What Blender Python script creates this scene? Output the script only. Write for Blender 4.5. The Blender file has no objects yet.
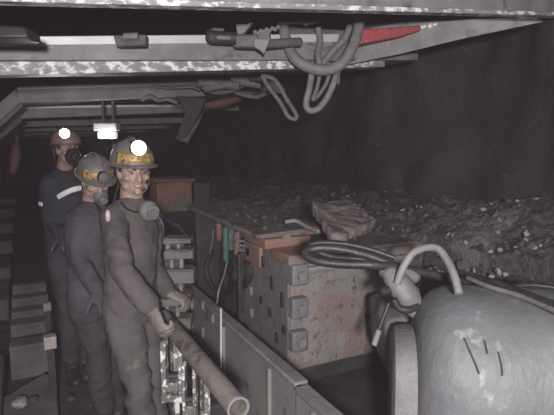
import bpy, bmesh, math, random
from mathutils import Vector, Matrix, noise
random.seed(7)
C = bpy.context.scene.collection
V = Vector
R = math.radians
# ------------------------------------------------------------------ camera
CAMZ, F = 1.62, 500.0
PITCH, YAW = R(7.7), R(27.0)
cam_d = bpy.data.cameras.new('camera'); cam = bpy.data.objects.new('camera', cam_d); C.objects.link(cam)
cam.location = (0, 0, CAMZ); cam.rotation_euler = (math.pi/2-PITCH, 0, -YAW)
cam_d.sensor_width = 36; cam_d.lens = F/554*36; cam_d.clip_start = .02
bpy.context.scene.camera = cam
MC = cam.rotation_euler.to_matrix()
def ray(px, py): return MC @ V(((px-277)/F, (207.5-py)/F, -1.0))
O = V((0, 0, CAMZ))
def D(px, py, d): return O + ray(px, py)*d            # at a distance along the view axis
def PZ(px, py, z): r = ray(px, py); return O + r*((z-CAMZ)/r.z)
def PV(px, py, v): r = ray(px, py); return O + r*(v/r.y)
def PU(px, py, u): r = ray(px, py); return O + r*(u/r.x)
RT = V((math.cos(YAW), -math.sin(YAW), 0)); TOW = V((-math.sin(YAW), -math.cos(YAW), 0)); UP = V((0, 0, 1))
# ------------------------------------------------------------------ materials
def mat(name, c1, c2=None, scale=6, rough=.6, metal=0, bump=0, bscale=None, c3=None, s3=20, t3=.62, w3=.05, detail=6, spec=.5, stretch=None, c4=None, s4=3, t4=.6):
    m = bpy.data.materials.new(name); m.use_nodes = True
    nt = m.node_tree; N = nt.nodes; L = nt.links; b = N['Principled BSDF']
    b.inputs['Roughness'].default_value = rough; b.inputs['Metallic'].default_value = metal
    b.inputs['Specular IOR Level'].default_value = spec
    tc = N.new('ShaderNodeTexCoord'); mp = N.new('ShaderNodeMapping'); L.new(tc.outputs['Object'], mp.inputs[0])
    if stretch: mp.inputs['Scale'].default_value = stretch
    def nz(s, det=detail):
        n = N.new('ShaderNodeTexNoise'); n.inputs['Scale'].default_value = s; n.inputs['Detail'].default_value = det
        n.inputs['Roughness'].default_value = .6; L.new(mp.outputs[0], n.inputs['Vector']); return n.outputs['Fac']
    def rmp(f, a, b_):
        r = N.new('ShaderNodeMapRange'); r.inputs[1].default_value = a; r.inputs[2].default_value = b_; L.new(f, r.inputs[0]); return r.outputs[0]
    def mix(f, a, b_):
        x = N.new('ShaderNodeMix'); x.data_type = 'RGBA'; L.new(f, x.inputs[0])
        for i, q in ((6, a), (7, b_)):
            if isinstance(q, tuple): x.inputs[i].default_value = (*q, 1)
            else: L.new(q, x.inputs[i])
        return x.outputs[2]
    col = c1
    if c2: col = mix(rmp(nz(scale), .35, .65), c1, c2)
    if c4: col = mix(rmp(nz(s4, 3), t4, t4+.06), col, c4)
    if c3: col = mix(rmp(nz(s3), t3, t3+w3), col, c3)
    if isinstance(col, tuple): b.inputs['Base Color'].default_value = (*col, 1)
    else: L.new(col, b.inputs['Base Color'])
    if bump:
        bp = N.new('ShaderNodeBump'); bp.inputs['Strength'].default_value = bump; bp.inputs['Distance'].default_value = .02
        L.new(nz(bscale or scale*3), bp.inputs['Height']); L.new(bp.outputs[0], b.inputs['Normal'])
    return m
def emis(name, c, s):
    m = bpy.data.materials.new(name); m.use_nodes = True; b = m.node_tree.nodes['Principled BSDF']
    b.inputs['Base Color'].default_value = (*c, 1); b.inputs['Emission Color'].default_value = (*c, 1); b.inputs['Emission Strength'].default_value = s
    return m
M = dict(
 coal=mat('coal_face', (.028,.023,.026), (.05,.042,.047), 3, .75, 0, .8, 22, c3=(.3,.28,.29), s3=30, t3=.69, w3=.03),  # sparse pale specks are coal glints painted into the colour
 pile=mat('coal_debris', (.045,.038,.041), (.12,.106,.109), 18, .6, 0, .9, 50, c3=(.36,.34,.34), s3=55, t3=.64, w3=.05, c4=(.17,.155,.157), s4=2.5, t4=.56),  # fine pale specks imitate glints on broken coal, put into the colour
 lump=mat('coal_lump', (.07,.062,.066), (.17,.155,.16), 25, .42, 0, .5, 60),
 lumpl=mat('pale_rock_lump', (.3,.28,.28), (.5,.47,.47), 25, .5, 0, .5, 60),
 rock=mat('roof_rock', (.03,.025,.027), (.05,.042,.044), 4, .9, 0, .6, 14),
 floor=mat('floor_dust', (.05,.045,.045), (.09,.083,.082), 5, .9, 0, .6, 30, c3=(.16,.15,.15), s3=22, t3=.62),
 steel=mat('dusty_steel', (.2,.19,.19), (.32,.305,.305), 5, .6, .1, .25, 40, c4=(.13,.125,.125), s4=3),
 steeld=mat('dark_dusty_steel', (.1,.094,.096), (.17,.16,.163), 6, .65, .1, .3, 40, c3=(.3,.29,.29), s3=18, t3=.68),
 steelk=mat('black_steel', (.03,.027,.028), (.06,.055,.056), 8, .6, .1, .3, 40),
 lip=mat('bright_lip', (.62,.6,.6), (.8,.78,.78), 4, .5, .2, .1),  # near-white metal, much paler than the other steels
 mottle=mat('scraped_paint', (.26,.25,.25), (.36,.345,.35), 10, .6, 0, .3, 40, c3=(.9,.88,.86), s3=20, t3=.49, w3=.1, stretch=(.8,1,1.3)),
 scr=mat('scraped_bracket', (.13,.12,.12), (.22,.21,.2), 14, .6, .1, .4, 50, c3=(.75,.73,.71), s3=22, t3=.52, w3=.04),
 red=mat('red_paint', (.42,.05,.06), (.3,.05,.055), 8, .55, 0, .2, 30, c3=(.5,.2,.2), s3=25, t3=.6),
 redd=mat('dull_red_paint', (.18,.07,.055), (.1,.06,.05), 9, .7, 0, .2),
 orange=mat('orange_paint', (.26,.1,.065), (.17,.09,.065), 8, .6, 0, .3, 40, c4=(.12,.11,.07), s4=4, t4=.52, c3=(.16,.15,.14), s3=14, t3=.58),
 shear=mat('worn_shearer_casing', (.21,.195,.19), (.29,.265,.26), 6, .6, .05, .5, 40, c3=(.11,.085,.08), s3=20, t3=.56, w3=.1, c4=(.25,.19,.17), s4=4.2, t4=.52),
 shearo=mat('orange_worn_casing', (.31,.15,.11), (.21,.15,.13), 8, .6, 0, .4, 40, c3=(.2,.19,.19), s3=12, t3=.55),
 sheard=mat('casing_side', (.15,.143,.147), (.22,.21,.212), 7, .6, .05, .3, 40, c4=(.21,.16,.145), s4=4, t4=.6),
 motor=mat('blue_grey_casing', (.13,.134,.142), (.19,.192,.2), 4, .55, .05, .3, 30, c4=(.14,.195,.21), s4=3.1, t4=.55, c3=(.3,.3,.31), s3=12, t3=.6, w3=.08, stretch=(1,1,.6)),
 slab=mat('reddish_top_plate', (.15,.13,.13), (.22,.17,.165), 7, .7, 0, .5, 40, c3=(.08,.07,.072), s3=9, t3=.52, w3=.08),
 cab=mat('greenish_dark_cabinet', (.05,.055,.05), (.1,.1,.095), 9, .7, 0, .3, 40),
 green=mat('green_handle', (.05,.16,.12), (.1,.2,.16), 20, .6),
 pink=mat('faded_red_handle', (.3,.13,.12), (.2,.12,.11), 20, .6),
 plate=mat('grey_trough_plate', (.21,.2,.196), (.27,.258,.252), 4, .6, .1, .15, 30, c4=(.13,.125,.12), s4=5, c3=(.4,.38,.37), s3=16, t3=.7),
 pipe=mat('dusty_pipe', (.19,.165,.145), (.27,.24,.21), 9, .6, .1, .25, 40, c4=(.12,.1,.09), s4=7, t4=.58),
 hose=mat('grey_hose', (.17,.16,.163), (.24,.228,.228), 15, .6, 0, .2, 50),
 hoseb=mat('black_cable', (.018,.017,.018), (.04,.038,.038), 15, .45, 0, .2, 50),
 hosed=mat('dim_hose', (.13,.125,.125), (.2,.19,.19), 15, .6, 0, .2, 50),
 shirt=mat('grey_brown_cotton', (.082,.072,.073), (.118,.104,.104), 7, .95, 0, .35, 30, spec=.1),
 shirt2=mat('dark_slate_cotton', (.06,.058,.068), (.09,.086,.096), 7, .95, 0, .35, 30, spec=.1),
 jacket=mat('navy_work_jacket', (.035,.037,.05), (.055,.056,.072), 7, .95, 0, .35, 30, spec=.1),
 trou=mat('dusty_grey_trousers', (.08,.073,.074), (.118,.108,.108), 6, .95, 0, .4, 24, spec=.1, c3=(.2,.18,.17), s3=9, t3=.63, w3=.1),
 trou2=mat('dark_trousers', (.05,.048,.055), (.075,.07,.076), 6, .95, 0, .4, 24, spec=.1),
 boot=mat('black_rubber_boot', (.03,.028,.028), (.08,.075,.075), 9, .5),
 glove=mat('dusty_glove', (.17,.145,.13), (.25,.22,.2), 14, .95, 0, .4, 50, spec=.1),
 skin=mat('dusty_skin', (.37,.25,.21), (.33,.22,.18), 28, .5, 0, .15, 90, c3=(.26,.18,.15), s3=16, t3=.56, w3=.3),
 helmet=mat('grey_helmet', (.12,.112,.11), (.18,.165,.155), 16, .5, 0, .1, 40, c3=(.3,.24,.15), s3=20, t3=.62),
 helmetr=mat('dull_red_helmet', (.24,.14,.13), (.16,.11,.11), 16, .5),
 yellow=mat('yellow_brown_band', (.48,.3,.09), (.22,.15,.07), 45, .4, 0, 0, c3=(.09,.07,.05), s3=50, t3=.56),
 black=mat('black_rubber', (.02,.02,.02), (.035,.033,.033), 20, .5),
 white=mat('white_reflective_strip', (.85,.83,.83), None),
 badge=mat('pale_badge', (.5,.43,.42), (.36,.31,.3), 50, .6),
 eye=mat('eye_white', (.3,.25,.23), None, rough=.3), iris=mat('iris', (.03,.02,.015), None, rough=.3), hair=mat('black_hair', (.02,.017,.016), (.035,.03,.03), 60, .8),
 mask=mat('grey_rubber_mask', (.13,.13,.12), (.19,.185,.175), 20, .5), lens=emis('lit_lamp_lens', (1,.96,.93), 14), tube=emis('lit_diffuser', (.95,.95,1), .6),
 houses=mat('pale_lamp_housing', (.5,.5,.5), (.62,.62,.62), 10, .5),
)
# ------------------------------------------------------------------ mesh helpers
def BM(): return bmesh.new()
def poly(bm, pts, faces):
    vs = [bm.verts.new(p) for p in pts]
    for f in faces: bm.faces.new([vs[i] for i in f])
    return vs
def hexa(bm, p):     # 8 points: bottom 4 then top 4
    return poly(bm, p, [(3,2,1,0),(4,5,6,7),(0,1,5,4),(1,2,6,5),(2,3,7,6),(3,0,4,7)])
def box(bm, a, b): 
    (x0,y0,z0),(x1,y1,z1) = a, b
    return hexa(bm, [(x0,y0,z0),(x1,y0,z0),(x1,y1,z0),(x0,y1,z0),(x0,y0,z1),(x1,y0,z1),(x1,y1,z1),(x0,y1,z1)])
def obox(bm, c, ax, ay, az):   # oriented box, half extents as vectors
    c, ax, ay, az = V(c), V(ax), V(ay), V(az); P = []
    for s in (-1, 1):
        for i, j in ((-1,-1),(1,-1),(1,1),(-1,1)): P.append(c+ax*i+ay*j+az*s)
    return hexa(bm, P)
def prism(bm, pts, dv):       # outline pts (3D) extruded by dv
    n = len(pts); pts = [V(p) for p in pts]; dv = V(dv)
    return poly(bm, pts+[p+dv for p in pts], [tuple(range(n-1,-1,-1)), tuple(range(n,2*n))]+[(i,(i+1)%n,n+(i+1)%n,n+i) for i in range(n)])
def smooth_path(pts, k=6):
    pts = [V(p) for p in pts]; out = []
    for i in range(len(pts)-1):
        p0 = pts[max(i-1,0)]; p1 = pts[i]; p2 = pts[i+1]; p3 = pts[min(i+2,len(pts)-1)]
        for j in range(k):
            t = j/k; out.append(.5*((2*p1)+(p2-p0)*t+(2*p0-5*p1+4*p2-p3)*t*t+(3*p1-p0-3*p2+p3)*t**3))
    out.append(pts[-1]); return out
def loft(bm, pts, rad, side=None, n=14, caps=True, round_caps=False):
    pts = [V(p) for p in pts]; m = len(pts)
    rad = [(r, r) if not isinstance(r, tuple) else r for r in (rad if isinstance(rad, list) else [rad]*m)]
    if round_caps:
        a = pts[0]; d0 = (pts[0]-pts[1]).normalized(); d1 = (pts[-1]-pts[-2]).normalized(); r0, r1 = rad[0], rad[-1]
        q0 = min(r0); q1 = min(r1)
        pts = [pts[0]+d0*q0*.95, pts[0]+d0*q0*.7]+pts+[pts[-1]+d1*q1*.7, pts[-1]+d1*q1*.95]
        rad = [(r0[0]*.3,r0[1]*.3),(r0[0]*.72,r0[1]*.72)]+rad+[(r1[0]*.72,r1[1]*.72),(r1[0]*.3,r1[1]*.3)]
        m += 4
    rings = []; prev = V(side).normalized() if side is not None else None
    for i in range(m):
        t = (pts[min(i+1,m-1)]-pts[max(i-1,0)]).normalized()
        if prev is None: prev = t.orthogonal().normalized()
        s = (prev-t*prev.dot(t))
        s = s.normalized() if s.length > 1e-5 else t.orthogonal().normalized()
        w = t.cross(s).normalized()
        if side is None: prev = s
        rings.append([bm.verts.new(pts[i]+s*math.cos(a)*rad[i][0]+w*math.sin(a)*rad[i][1]) for a in [2*math.pi*k/n for k in range(n)]])
    for i in range(m-1):
        for k in range(n): bm.faces.new((rings[i][k], rings[i][(k+1)%n], rings[i+1][(k+1)%n], rings[i+1][k]))
    if caps: bm.faces.new(rings[0][::-1]); bm.faces.new(rings[-1])
    return rings
def ball(bm, c, r, mtx=None, seg=16):
    r = r if isinstance(r, (tuple, list)) else (r, r, r)
    T = Matrix.Translation(V(c)) @ (mtx or Matrix.Identity(4)) @ Matrix.Diagonal((*r, 1))
    bmesh.ops.create_uvsphere(bm, u_segments=seg, v_segments=max(6, seg*2//3), radius=1, matrix=T)
def cyl(bm, a, b, r, n=20, r2=None): loft(bm, [a, b], [r, r2 if r2 is not None else r], n=n)
def mk(name, bm, m, parent=None, smooth=True, bevel=0, seg=2):
    bmesh.ops.recalc_face_normals(bm, faces=bm.faces)
    if parent is None:
        xs = [v.co for v in bm.verts]
        loc = V(((min(p.x for p in xs)+max(p.x for p in xs))/2, (min(p.y for p in xs)+max(p.y for p in xs))/2, min(p.z for p in xs)))
    else:
        r = parent
        loc = V((0,0,0))
        while r: loc += r.location; r = r.parent
    bmesh.ops.translate(bm, verts=bm.verts, vec=-loc)
    me = bpy.data.meshes.new(name); bm.to_mesh(me); bm.free()
    o = bpy.data.objects.new(name, me); C.objects.link(o)
    if m is not None: me.materials.append(M[m] if isinstance(m, str) else m)
    if parent is None: o.location = loc
    else: o.parent = parent
    if bevel:
        b = o.modifiers.new('bevel', 'BEVEL'); b.width = bevel; b.segments = seg; b.limit_method = 'ANGLE'; b.angle_limit = R(35)
    if smooth:
        for p in me.polygons: p.use_smooth = True
        try: me.set_sharp_from_angle(angle=R(38))
        except Exception: pass
    return o
def thing(name, label, cat, loc, group=None):
    o = bpy.data.objects.new(name, None); C.objects.link(o); o.location = loc; o.empty_display_size = .1
    o['label'] = label; o['category'] = cat
    if group: o['group'] = group
    return o
def tag(o, label, cat, group=None, kind=None):
    o['label'] = label; o['category'] = cat
    if group: o['group'] = group
    if kind: o['kind'] = kind
    return o
def struct(name, bm, m, **k):
    o = mk(name, bm, m, **k); o['kind'] = 'structure'; return o
def fuse(bm, vox, it=4, fn=None):
    """weld overlapping closed shapes into one continuous surface"""
    bmesh.ops.recalc_face_normals(bm, faces=bm.faces)
    me = bpy.data.meshes.new('tmp'); bm.to_mesh(me); bm.free(); o = bpy.data.objects.new('tmp', me); C.objects.link(o)
    r = o.modifiers.new('r', 'REMESH'); r.mode = 'VOXEL'; r.voxel_size = vox
    s = o.modifiers.new('s', 'SMOOTH'); s.factor = .5; s.iterations = it
    dg = bpy.context.evaluated_depsgraph_get(); dg.update()
    nb = bmesh.new(); nb.from_mesh(o.evaluated_get(dg).to_mesh())
    bpy.data.objects.remove(o); bpy.data.meshes.remove(me)
    if fn:
        nb.normal_update()
        for v in nb.verts: fn(v)
    return nb
# ------------------------------------------------------------------ the setting
def grid(bm, fn, nu, nv):
    vs = [[bm.verts.new(fn(i/nu, j/nv)) for j in range(nv+1)] for i in range(nu+1)]
    for i in range(nu):
        for j in range(nv): bm.faces.new((vs[i][j], vs[i+1][j], vs[i+1][j+1], vs[i][j+1]))
bm = BM()
def ffl(a, b):
    x, y = -2.2+a*6.0, -1.5+b*23.5
    return V((x, y, .02*noise.noise(V((x*3, y*3, 0)))+.012*noise.noise(V((x*9, y*9, 3)))-.02))
grid(bm, ffl, 90, 260); struct('floor', bm, 'floor')
bm = BM()
def fw(a, b):
    y, z = -1.5+a*23.5, -.05+b*3.3
    u = 3.12+.22*noise.noise(V((y*.9, z*1.1, 5)))+.09*noise.noise(V((y*3, z*3, 1)))+.035*noise.noise(V((y*9, z*9, 2)))
    return V((u, y, z))
grid(bm, fw, 300, 60); struct('wall_right', bm, 'coal')
bm = BM(); grid(bm, lambda a, b: V((-2.1+.15*noise.noise(V((a*20, b*3, 0))), -1.5+a*23.5, -.05+b*3.3)), 120, 20); struct('wall_left', bm, 'rock')
bm = BM(); grid(bm, lambda a, b: V((-2.2+a*6, 22+.2*noise.noise(V((a*5, b*4, 0))), -.05+b*3.3)), 40, 20); struct('wall_back', bm, 'rock')
bm = BM()
def fc(a, b):
    x, y = -2.2+a*6, -1.5+b*23.5
    return V((x, y, 2.75+.05*x+.08*noise.noise(V((x*2, y*2, 9)))+.03*noise.noise(V((x*7, y*7, 9)))))
grid(bm, fc, 80, 240); struct('ceiling', bm, 'rock')
# ------------------------------------------------------------------ roof supports
def zfit(v, p, q):
    a = PV(p[0], p[1], v); b = PV(q[0], q[1], v); k = (b.z-a.z)/(b.x-a.x)
    return lambda u: a.z+k*(u-a.x)
def span(bm, u0, u1, prof):     # prof: (v, zfunc) outline
    n = len(prof)
    poly(bm, [V((u0, v, z(u0))) for v, z in prof]+[V((u1, v, z(u1))) for v, z in prof],
         [tuple(range(n-1,-1,-1)), tuple(range(n,2*n))]+[(i,(i+1)%n,n+(i+1)%n,n+i) for i in range(n)])
def off(z, d): return lambda u: z(u)+d
def support(label, v0, v1, z0, z1, u1, plate_m, top=.1, rear=True, u0=-.12):
    s = thing('roof_support', label, 'roof support', (-.75, (v0+v1)/2, 0), 'powered roof supports along the face')
    b = BM(); span(b, u0, u1, [(v0, z0), (v1, z1), (v1, off(z1, top+.02)), (v0, off(z0, top))]); mk('canopy', b, plate_m, s, bevel=.006)
    va, vb = v0+.06, v1-.06
    if rear:
        b = BM(); zt0, zt1 = z0(u0), z1(u0)
        hexa(b, [(u0+.02,va,zt0-.02),(u0+.02,vb,zt1-.02),(-1.15,vb,.75),(-1.15,va,.75),(u0+.02,va,zt0+top),(u0+.02,vb,zt1+top),(-1.25,vb,.8),(-1.25,va,.8)])
        mk('rear_shield', b, 'steeld', s, bevel=.01)
    vm = (v0+v1)/2
    b = BM(); box(b, (-1.3, va, 0), (-.18, vb, .2)); box(b, (-1.35, va, .0), (-1.05, vb, .8)); mk('base', b, 'steeld', s, bevel=.02)
    b = BM(); cyl(b, (-.62, vm, .18), (-.55, vm, 1.0), .09); cyl(b, (-.55, vm, 1.0), (-.45, vm, z0(-.45)-.0 if rear else 2.2), .06); mk('hydraulic_leg', b, 'steel', s)
    return s
# nearest one, overhead, with its pale far edge
zA = zfit(2.0, (2, 0), (554, 15)); A = support('roof support overhead with a wide grey canopy and pale edge, nearest of all', -.55, 1.96, off(zA, .15), off(zA, .14), 2.98, 'steel')
b = BM(); span(b, -.6, 2.99, [(1.98, off(zA,.0)), (2.03, off(zA,.0)), (2.03, off(zA, .2)), (1.98, off(zA, .2))]); mk('edge_flange', b, 'steel', A, bevel=.005)
b = BM(); span(b, -.6, 2.99, [(1.965, off(zA, -.012)), (2.03, off(zA, -.012)), (2.03, off(zA, .01)), (1.965, off(zA, .01))]); mk('edge_strip', b, 'mottle', A, bevel=.003)['label'] = 'pale scraped edge strip'
# second, with the bright lip and mottled white beam
zl = zfit(2.8, (0, 61), (280, 60.5)); zs = zfit(2.9, (0, 62), (280, 61)); zb = zfit(2.9, (0, 77), (385, 68))
B_ = support('roof support with bright front lip and white mottled beam, behind the clamp', 2.8, 3.75, zl, off(zl,.02), 2.55, 'steel', top=.05)
b = BM(); span(b, -.55, 2.2, [(2.775, zl), (2.82, zl), (2.82, zfit(2.8, (0, 40), (210, 38))), (2.775, zfit(2.8, (0, 40), (210, 38)))]); mk('front_beam', b, 'steel', B_, bevel=.004)
b = BM(); span(b, -.55, 1.95, [(2.76, zfit(2.8, (0, 47), (210, 44.5))), (2.81, zfit(2.8, (0, 47), (210, 44.5))), (2.81, zfit(2.8, (0, 37.5), (210, 35.5))), (2.76, zfit(2.8, (0, 38), (210, 36)))]); mk('front_lip', b, 'lip', B_, bevel=.004)['label'] = 'bright front lip'
b = BM(); span(b, -.6, 2.28, [(2.83, zb), (2.95, zb), (2.95, off(zs, .0)), (2.83, zs)]); mk('cross_beam', b, 'mottle', B_, bevel=.005)['label'] = 'white mottled cross beam'
FAR = [
 ('roof support with a dim grey front beam, directly behind the white mottled beam', 4.9, 5.8, (20, 88), (250, 81), (20, 103.5), (250, 94.5), 'steel', 2.6),
 ('roof support with a thin pale top edge, above the white lamp box', 6.2, 7.0, (20, 107), (150, 106), (20, 119), (200, 112), 'steel', 2.6),
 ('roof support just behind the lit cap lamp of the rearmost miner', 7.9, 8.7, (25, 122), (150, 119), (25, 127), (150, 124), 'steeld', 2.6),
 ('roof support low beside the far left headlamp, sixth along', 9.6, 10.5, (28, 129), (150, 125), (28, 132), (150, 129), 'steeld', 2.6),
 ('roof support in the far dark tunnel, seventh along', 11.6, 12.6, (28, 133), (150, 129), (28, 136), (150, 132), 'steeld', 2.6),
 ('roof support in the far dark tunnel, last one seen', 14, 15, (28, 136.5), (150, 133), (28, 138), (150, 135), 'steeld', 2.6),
]
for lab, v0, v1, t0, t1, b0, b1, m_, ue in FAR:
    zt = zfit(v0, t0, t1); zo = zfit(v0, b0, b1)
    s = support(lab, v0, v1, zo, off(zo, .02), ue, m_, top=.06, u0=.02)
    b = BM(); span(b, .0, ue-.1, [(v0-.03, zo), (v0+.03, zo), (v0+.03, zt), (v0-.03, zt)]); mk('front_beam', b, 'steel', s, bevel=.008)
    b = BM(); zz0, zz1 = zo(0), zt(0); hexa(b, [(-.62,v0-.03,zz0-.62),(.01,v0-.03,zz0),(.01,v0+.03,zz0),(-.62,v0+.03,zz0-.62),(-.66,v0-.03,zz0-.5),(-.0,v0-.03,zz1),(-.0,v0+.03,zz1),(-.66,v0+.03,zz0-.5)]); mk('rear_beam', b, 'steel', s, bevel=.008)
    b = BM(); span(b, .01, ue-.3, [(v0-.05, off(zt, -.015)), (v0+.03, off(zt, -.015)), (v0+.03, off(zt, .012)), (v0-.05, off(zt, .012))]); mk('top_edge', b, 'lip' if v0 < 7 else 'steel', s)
# tip plate and red ram
b = BM(); pts = [D(345,66,3.25), D(400,54,3.15), D(470,38,2.95), D(545,22,2.75), D(470,19,2.9), D(400,22,3.1), D(345,33,3.25)]
prism(b, pts, -TOW*.1+UP*.05); tag(mk('flipper_plate', b, 'steel', bevel=.008), 'grey tapered roof plate running up to the coal face at top right', 'roof plate')
t = thing('red_ram', 'bright red tapered hydraulic ram under the roof, right of the hose loop', 'hydraulic ram', D(380,45,3.08))
b = BM(); prism(b, [D(352,30,3.05), D(421,25,3.0), D(421,30.5,3.0), D(398,37,3.02), D(356,45,3.05)], -TOW*.09); mk('ram_body', b, 'red', t, bevel=.008)
b = BM(); cyl(b, D(420,27.5,3.04), D(437,24.5,3.0), .014); ball(b, D(430,26,3.0), .022); mk('ram_rod', b, 'lip', t)['label'] = 'pale worn rod end'
t = thing('red_ram', 'small dull red ram under the dim beams, left of the thin hanging hose', 'hydraulic ram', D(220,105,4.6))
b = BM(); loft(b, [D(205,106,4.6), D(222,103,4.6), D(238,99,4.6)], [.035,.045,.03], n=12, round_caps=True); mk('ram_body', b, 'redd', t)
# hoses at the roof
def hose(name, label, pts, r, m, cat='hose', group=None, k=8, flat=1.0, side=None, parent=None):
    b = BM(); pts = smooth_path(pts, k); loft(b, pts, [(r, r*flat)]*len(pts), n=10, side=side)
    o = mk(name, b, m, parent)
    if parent is None: tag(o, label, cat, group)
    return o
hose('roof_hose', 'wide grey U-shaped hose loop hanging under the roof', [D(283,24,3.0), D(286,40,3.0), D(294,57,2.98), D(308,67,2.97), D(325,70,2.97), D(341,64,2.97), D(352,48,2.98), D(358,30,3.0), D(359,17,3.0)], .034, 'hose', side=TOW, flat=1.0)
hose('roof_hose', 'grey hose slanting inside the wide U-shaped loop', [D(318,28,3.08), D(320,40,3.08), D(318,55,3.05), D(320,66,3.04)], .02, 'hose')
hose('roof_hose', 'pair-mate hose crossing the wide loop from lower left to upper right', [D(322,64,3.1), D(334,50,3.1), D(345,38,3.1), D(350,26,3.1)], .022, 'hose')
hose('roof_hose', 'short straight hose under the valve block entering the loop', [D(290,38,3.12), D(303,44,3.12), D(318,50,3.12)], .02, 'hosed')
hose('roof_hose', 'lower grey hose bight hanging below the wide loop', [D(312,73,3.02), D(309,90,3.0), D(306,104,3.0), D(310,110.5,3.0), D(319,108,3.0), D(328,96,3.0), D(334,82,3.0), D(338,70,3.04)], .02, 'hose')
hose('roof_hose', 'inner grey hose nested in the lower hanging bight', [D(320,73,3.06), D(317,88,3.05), D(313,99,3.04), D(318,96,3.06), D(326,84,3.06), D(330,72,3.06)], .013, 'hosed')
hose('roof_hose', 'thin dim double hose hanging below the mottled beam', [D(262,76,3.4), D(268,86,3.4), D(280,102,3.38), D(288,116,3.36), D(295,119,3.36), D(296,114,3.37), D(286,98,3.4), D(275,80,3.42), D(262,76,3.44)], .015, 'hosed')
hose('roof_hose', 'dim hose sagging along the dark beam behind the mottled one', [D(198,84,4.3), D(214,92,4.2), D(234,90,4.1), D(250,80,4.0), D(262,79,3.6)], .02, 'hosed')
hose('roof_hose', 'dim hose crossing downward left of the thin double hose', [D(216,80,4.3), D(235,92,4.25), D(256,97,4.2), D(268,92,4.1)], .018, 'hosed')
hose('roof_hose', 'short stub of hose below the right side of the wide loop', [D(339,66,3.05), D(339,76,3.05), D(338,84,3.05)], .008, 'hosed')
t = thing('pipe_rack', 'dim grey bundle of short pipes under the mottled beam', 'pipes', D(225,86,4.0))
for (x0,y0,x1,y1,r) in ((200,82,240,86,.035),(205,89,228,84,.03),(232,80,262,84,.04)):
    b = BM(); cyl(b, D(x0,y0,4.05), D(x1,y1,4.0), r); mk('pipe', b, 'hosed', t)
for (x0,y0,x1,y1,x2,y2,lab) in ((196,100,190,118,180,140,'left'),(202,99,196,120,184,141,'right')):
    hose('hanging_hose', 'dim thick hose hanging beside the far roof beams, %s strand of the two' % lab, [D(x0,y0,4.6), D(x1,y1,4.6), D(x2,y2,4.55)], .04, 'hosed')
b = BM(); prism(b, [D(176,96,4.5), D(206,98,4.5), D(200,114,4.5), D(186,138,4.5), D(176,139,4.5), D(185,112,4.5)], -TOW*.1); tag(mk('hanging_bracket', b, 'steelk', bevel=.01), 'dim grey tapering bracket hanging from the far roof beam', 'bracket')
hose('roof_hose', 'dim looped line on the far front beam left of the hanging bracket', [D(142,100,4.75), D(150,96,4.72), D(158,100,4.72), D(168,99,4.72), D(178,103,4.72)], .02, 'hosed')
hose('roof_hose', 'thin line along the near dim beam top', [D(155,86,4.6), D(170,88,4.6), D(190,87,4.6), D(200,90,4.6)], .012, 'hosed')
# valve block and cylinder at the roof
t = thing('roof_valve', 'dark hydraulic valve cluster at the bright lip, left of the hose loop', 'valve', D(240,45,2.75))
b = BM(); cyl(b, D(212,37.5,2.72), D(236,38.5,2.72), .036, r2=.033); ball(b, D(212,37.5,2.72), .037); mk('cylinder_barrel', b, 'steelk', t)
b = BM(); cyl(b, D(217,37.5,2.68), D(231,38,2.68), .012); mk('barrel_plate', b, 'hose', t)['label'] = 'light grey worn plate'
b = BM(); loft(b, [D(210,36,2.74), D(215,31,2.74), D(224,29.5,2.74)], [.03,.022,.008], n=10); mk('end_cap', b, 'steeld', t)
b = BM(); prism(b, [D(236,24,2.8), D(246,24,2.8), D(254,21,2.8), D(243,34,2.8), D(237,34,2.8)], -TOW*.06); mk('lever', b, 'steel', t, bevel=.004)
b = BM(); obox(b, D(246,42,2.78), RT*.07, TOW*.04, UP*.035); obox(b, D(262,40,2.8), RT*.05, TOW*.04, UP*.045); mk('valve_body', b, 'steeld', t, bevel=.012)
b = BM(); prism(b, [D(254,38,2.72), D(270,39,2.72), D(264,54,2.72), D(260,50,2.72), D(254,47,2.72)], -TOW*.06); mk('hanging_lug', b, 'steel', t, bevel=.006)
b = BM(); cyl(b, D(266,44,2.8), D(300,42,2.95), .026); mk('outlet_pipe', b, 'steeld', t)
for i in range(9):
    a = D(255+i*2.9, 32-i*.6+(i % 2)*1.6, 2.76); b = BM()
    bmesh.ops.create_uvsphere(b, u_segments=10, v_segments=7, radius=1, matrix=Matrix.Translation(a) @ Matrix.Diagonal((.013,.013,.013,1)))
    mk('chain_link', b, 'hose', t)
b = BM(); cyl(b, D(278,22,2.9), D(318,21,2.98), .014); ball(b, D(306,21.5,2.95), .026); ball(b, D(312,21,2.96), .02); mk('top_fitting', b, 'hosed', t)
b = BM(); prism(b, [D(284,26,3.18), D(350,30,3.18), D(356,60,3.18), D(300,62,3.18)], -TOW*.12); tag(mk('manifold_plate', b, 'steeld', bevel=.01), 'dull grey plate behind the wide U-shaped hose loop', 'plate')
t = thing('roof_clamp', 'small dark clamp gripping the bright roof lip above the miners', 'clamp', D(128,46,2.7))
b = BM(); prism(b, [D(113,35,2.5), D(146,34.5,2.5), D(145,45,2.5), D(116,46.5,2.5)], -TOW*.06); mk('clamp_body', b, 'steeld', t, bevel=.006)
b = BM(); cyl(b, D(124,36.5,2.48), D(138,36,2.48), .017); mk('clamp_bolt', b, 'steel', t)
t = thing('junction_box', 'black box tucked under the roof at the top left corner', 'box', D(5,40,1.9))
b = BM(); prism(b, [D(-30,23,1.86), D(25,26,1.9), D(28,38,1.9), D(-30,38,1.86)], -TOW*.12); mk('box_body', b, 'black', t, bevel=.01)
b = BM(); p = D(-8,25,1.93); box(b, (p.x-.02, p.y-.01, p.z-.02), (p.x+.02, p.y+.01, 2.62)); mk('hanger', b, 'steelk', t)
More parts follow.
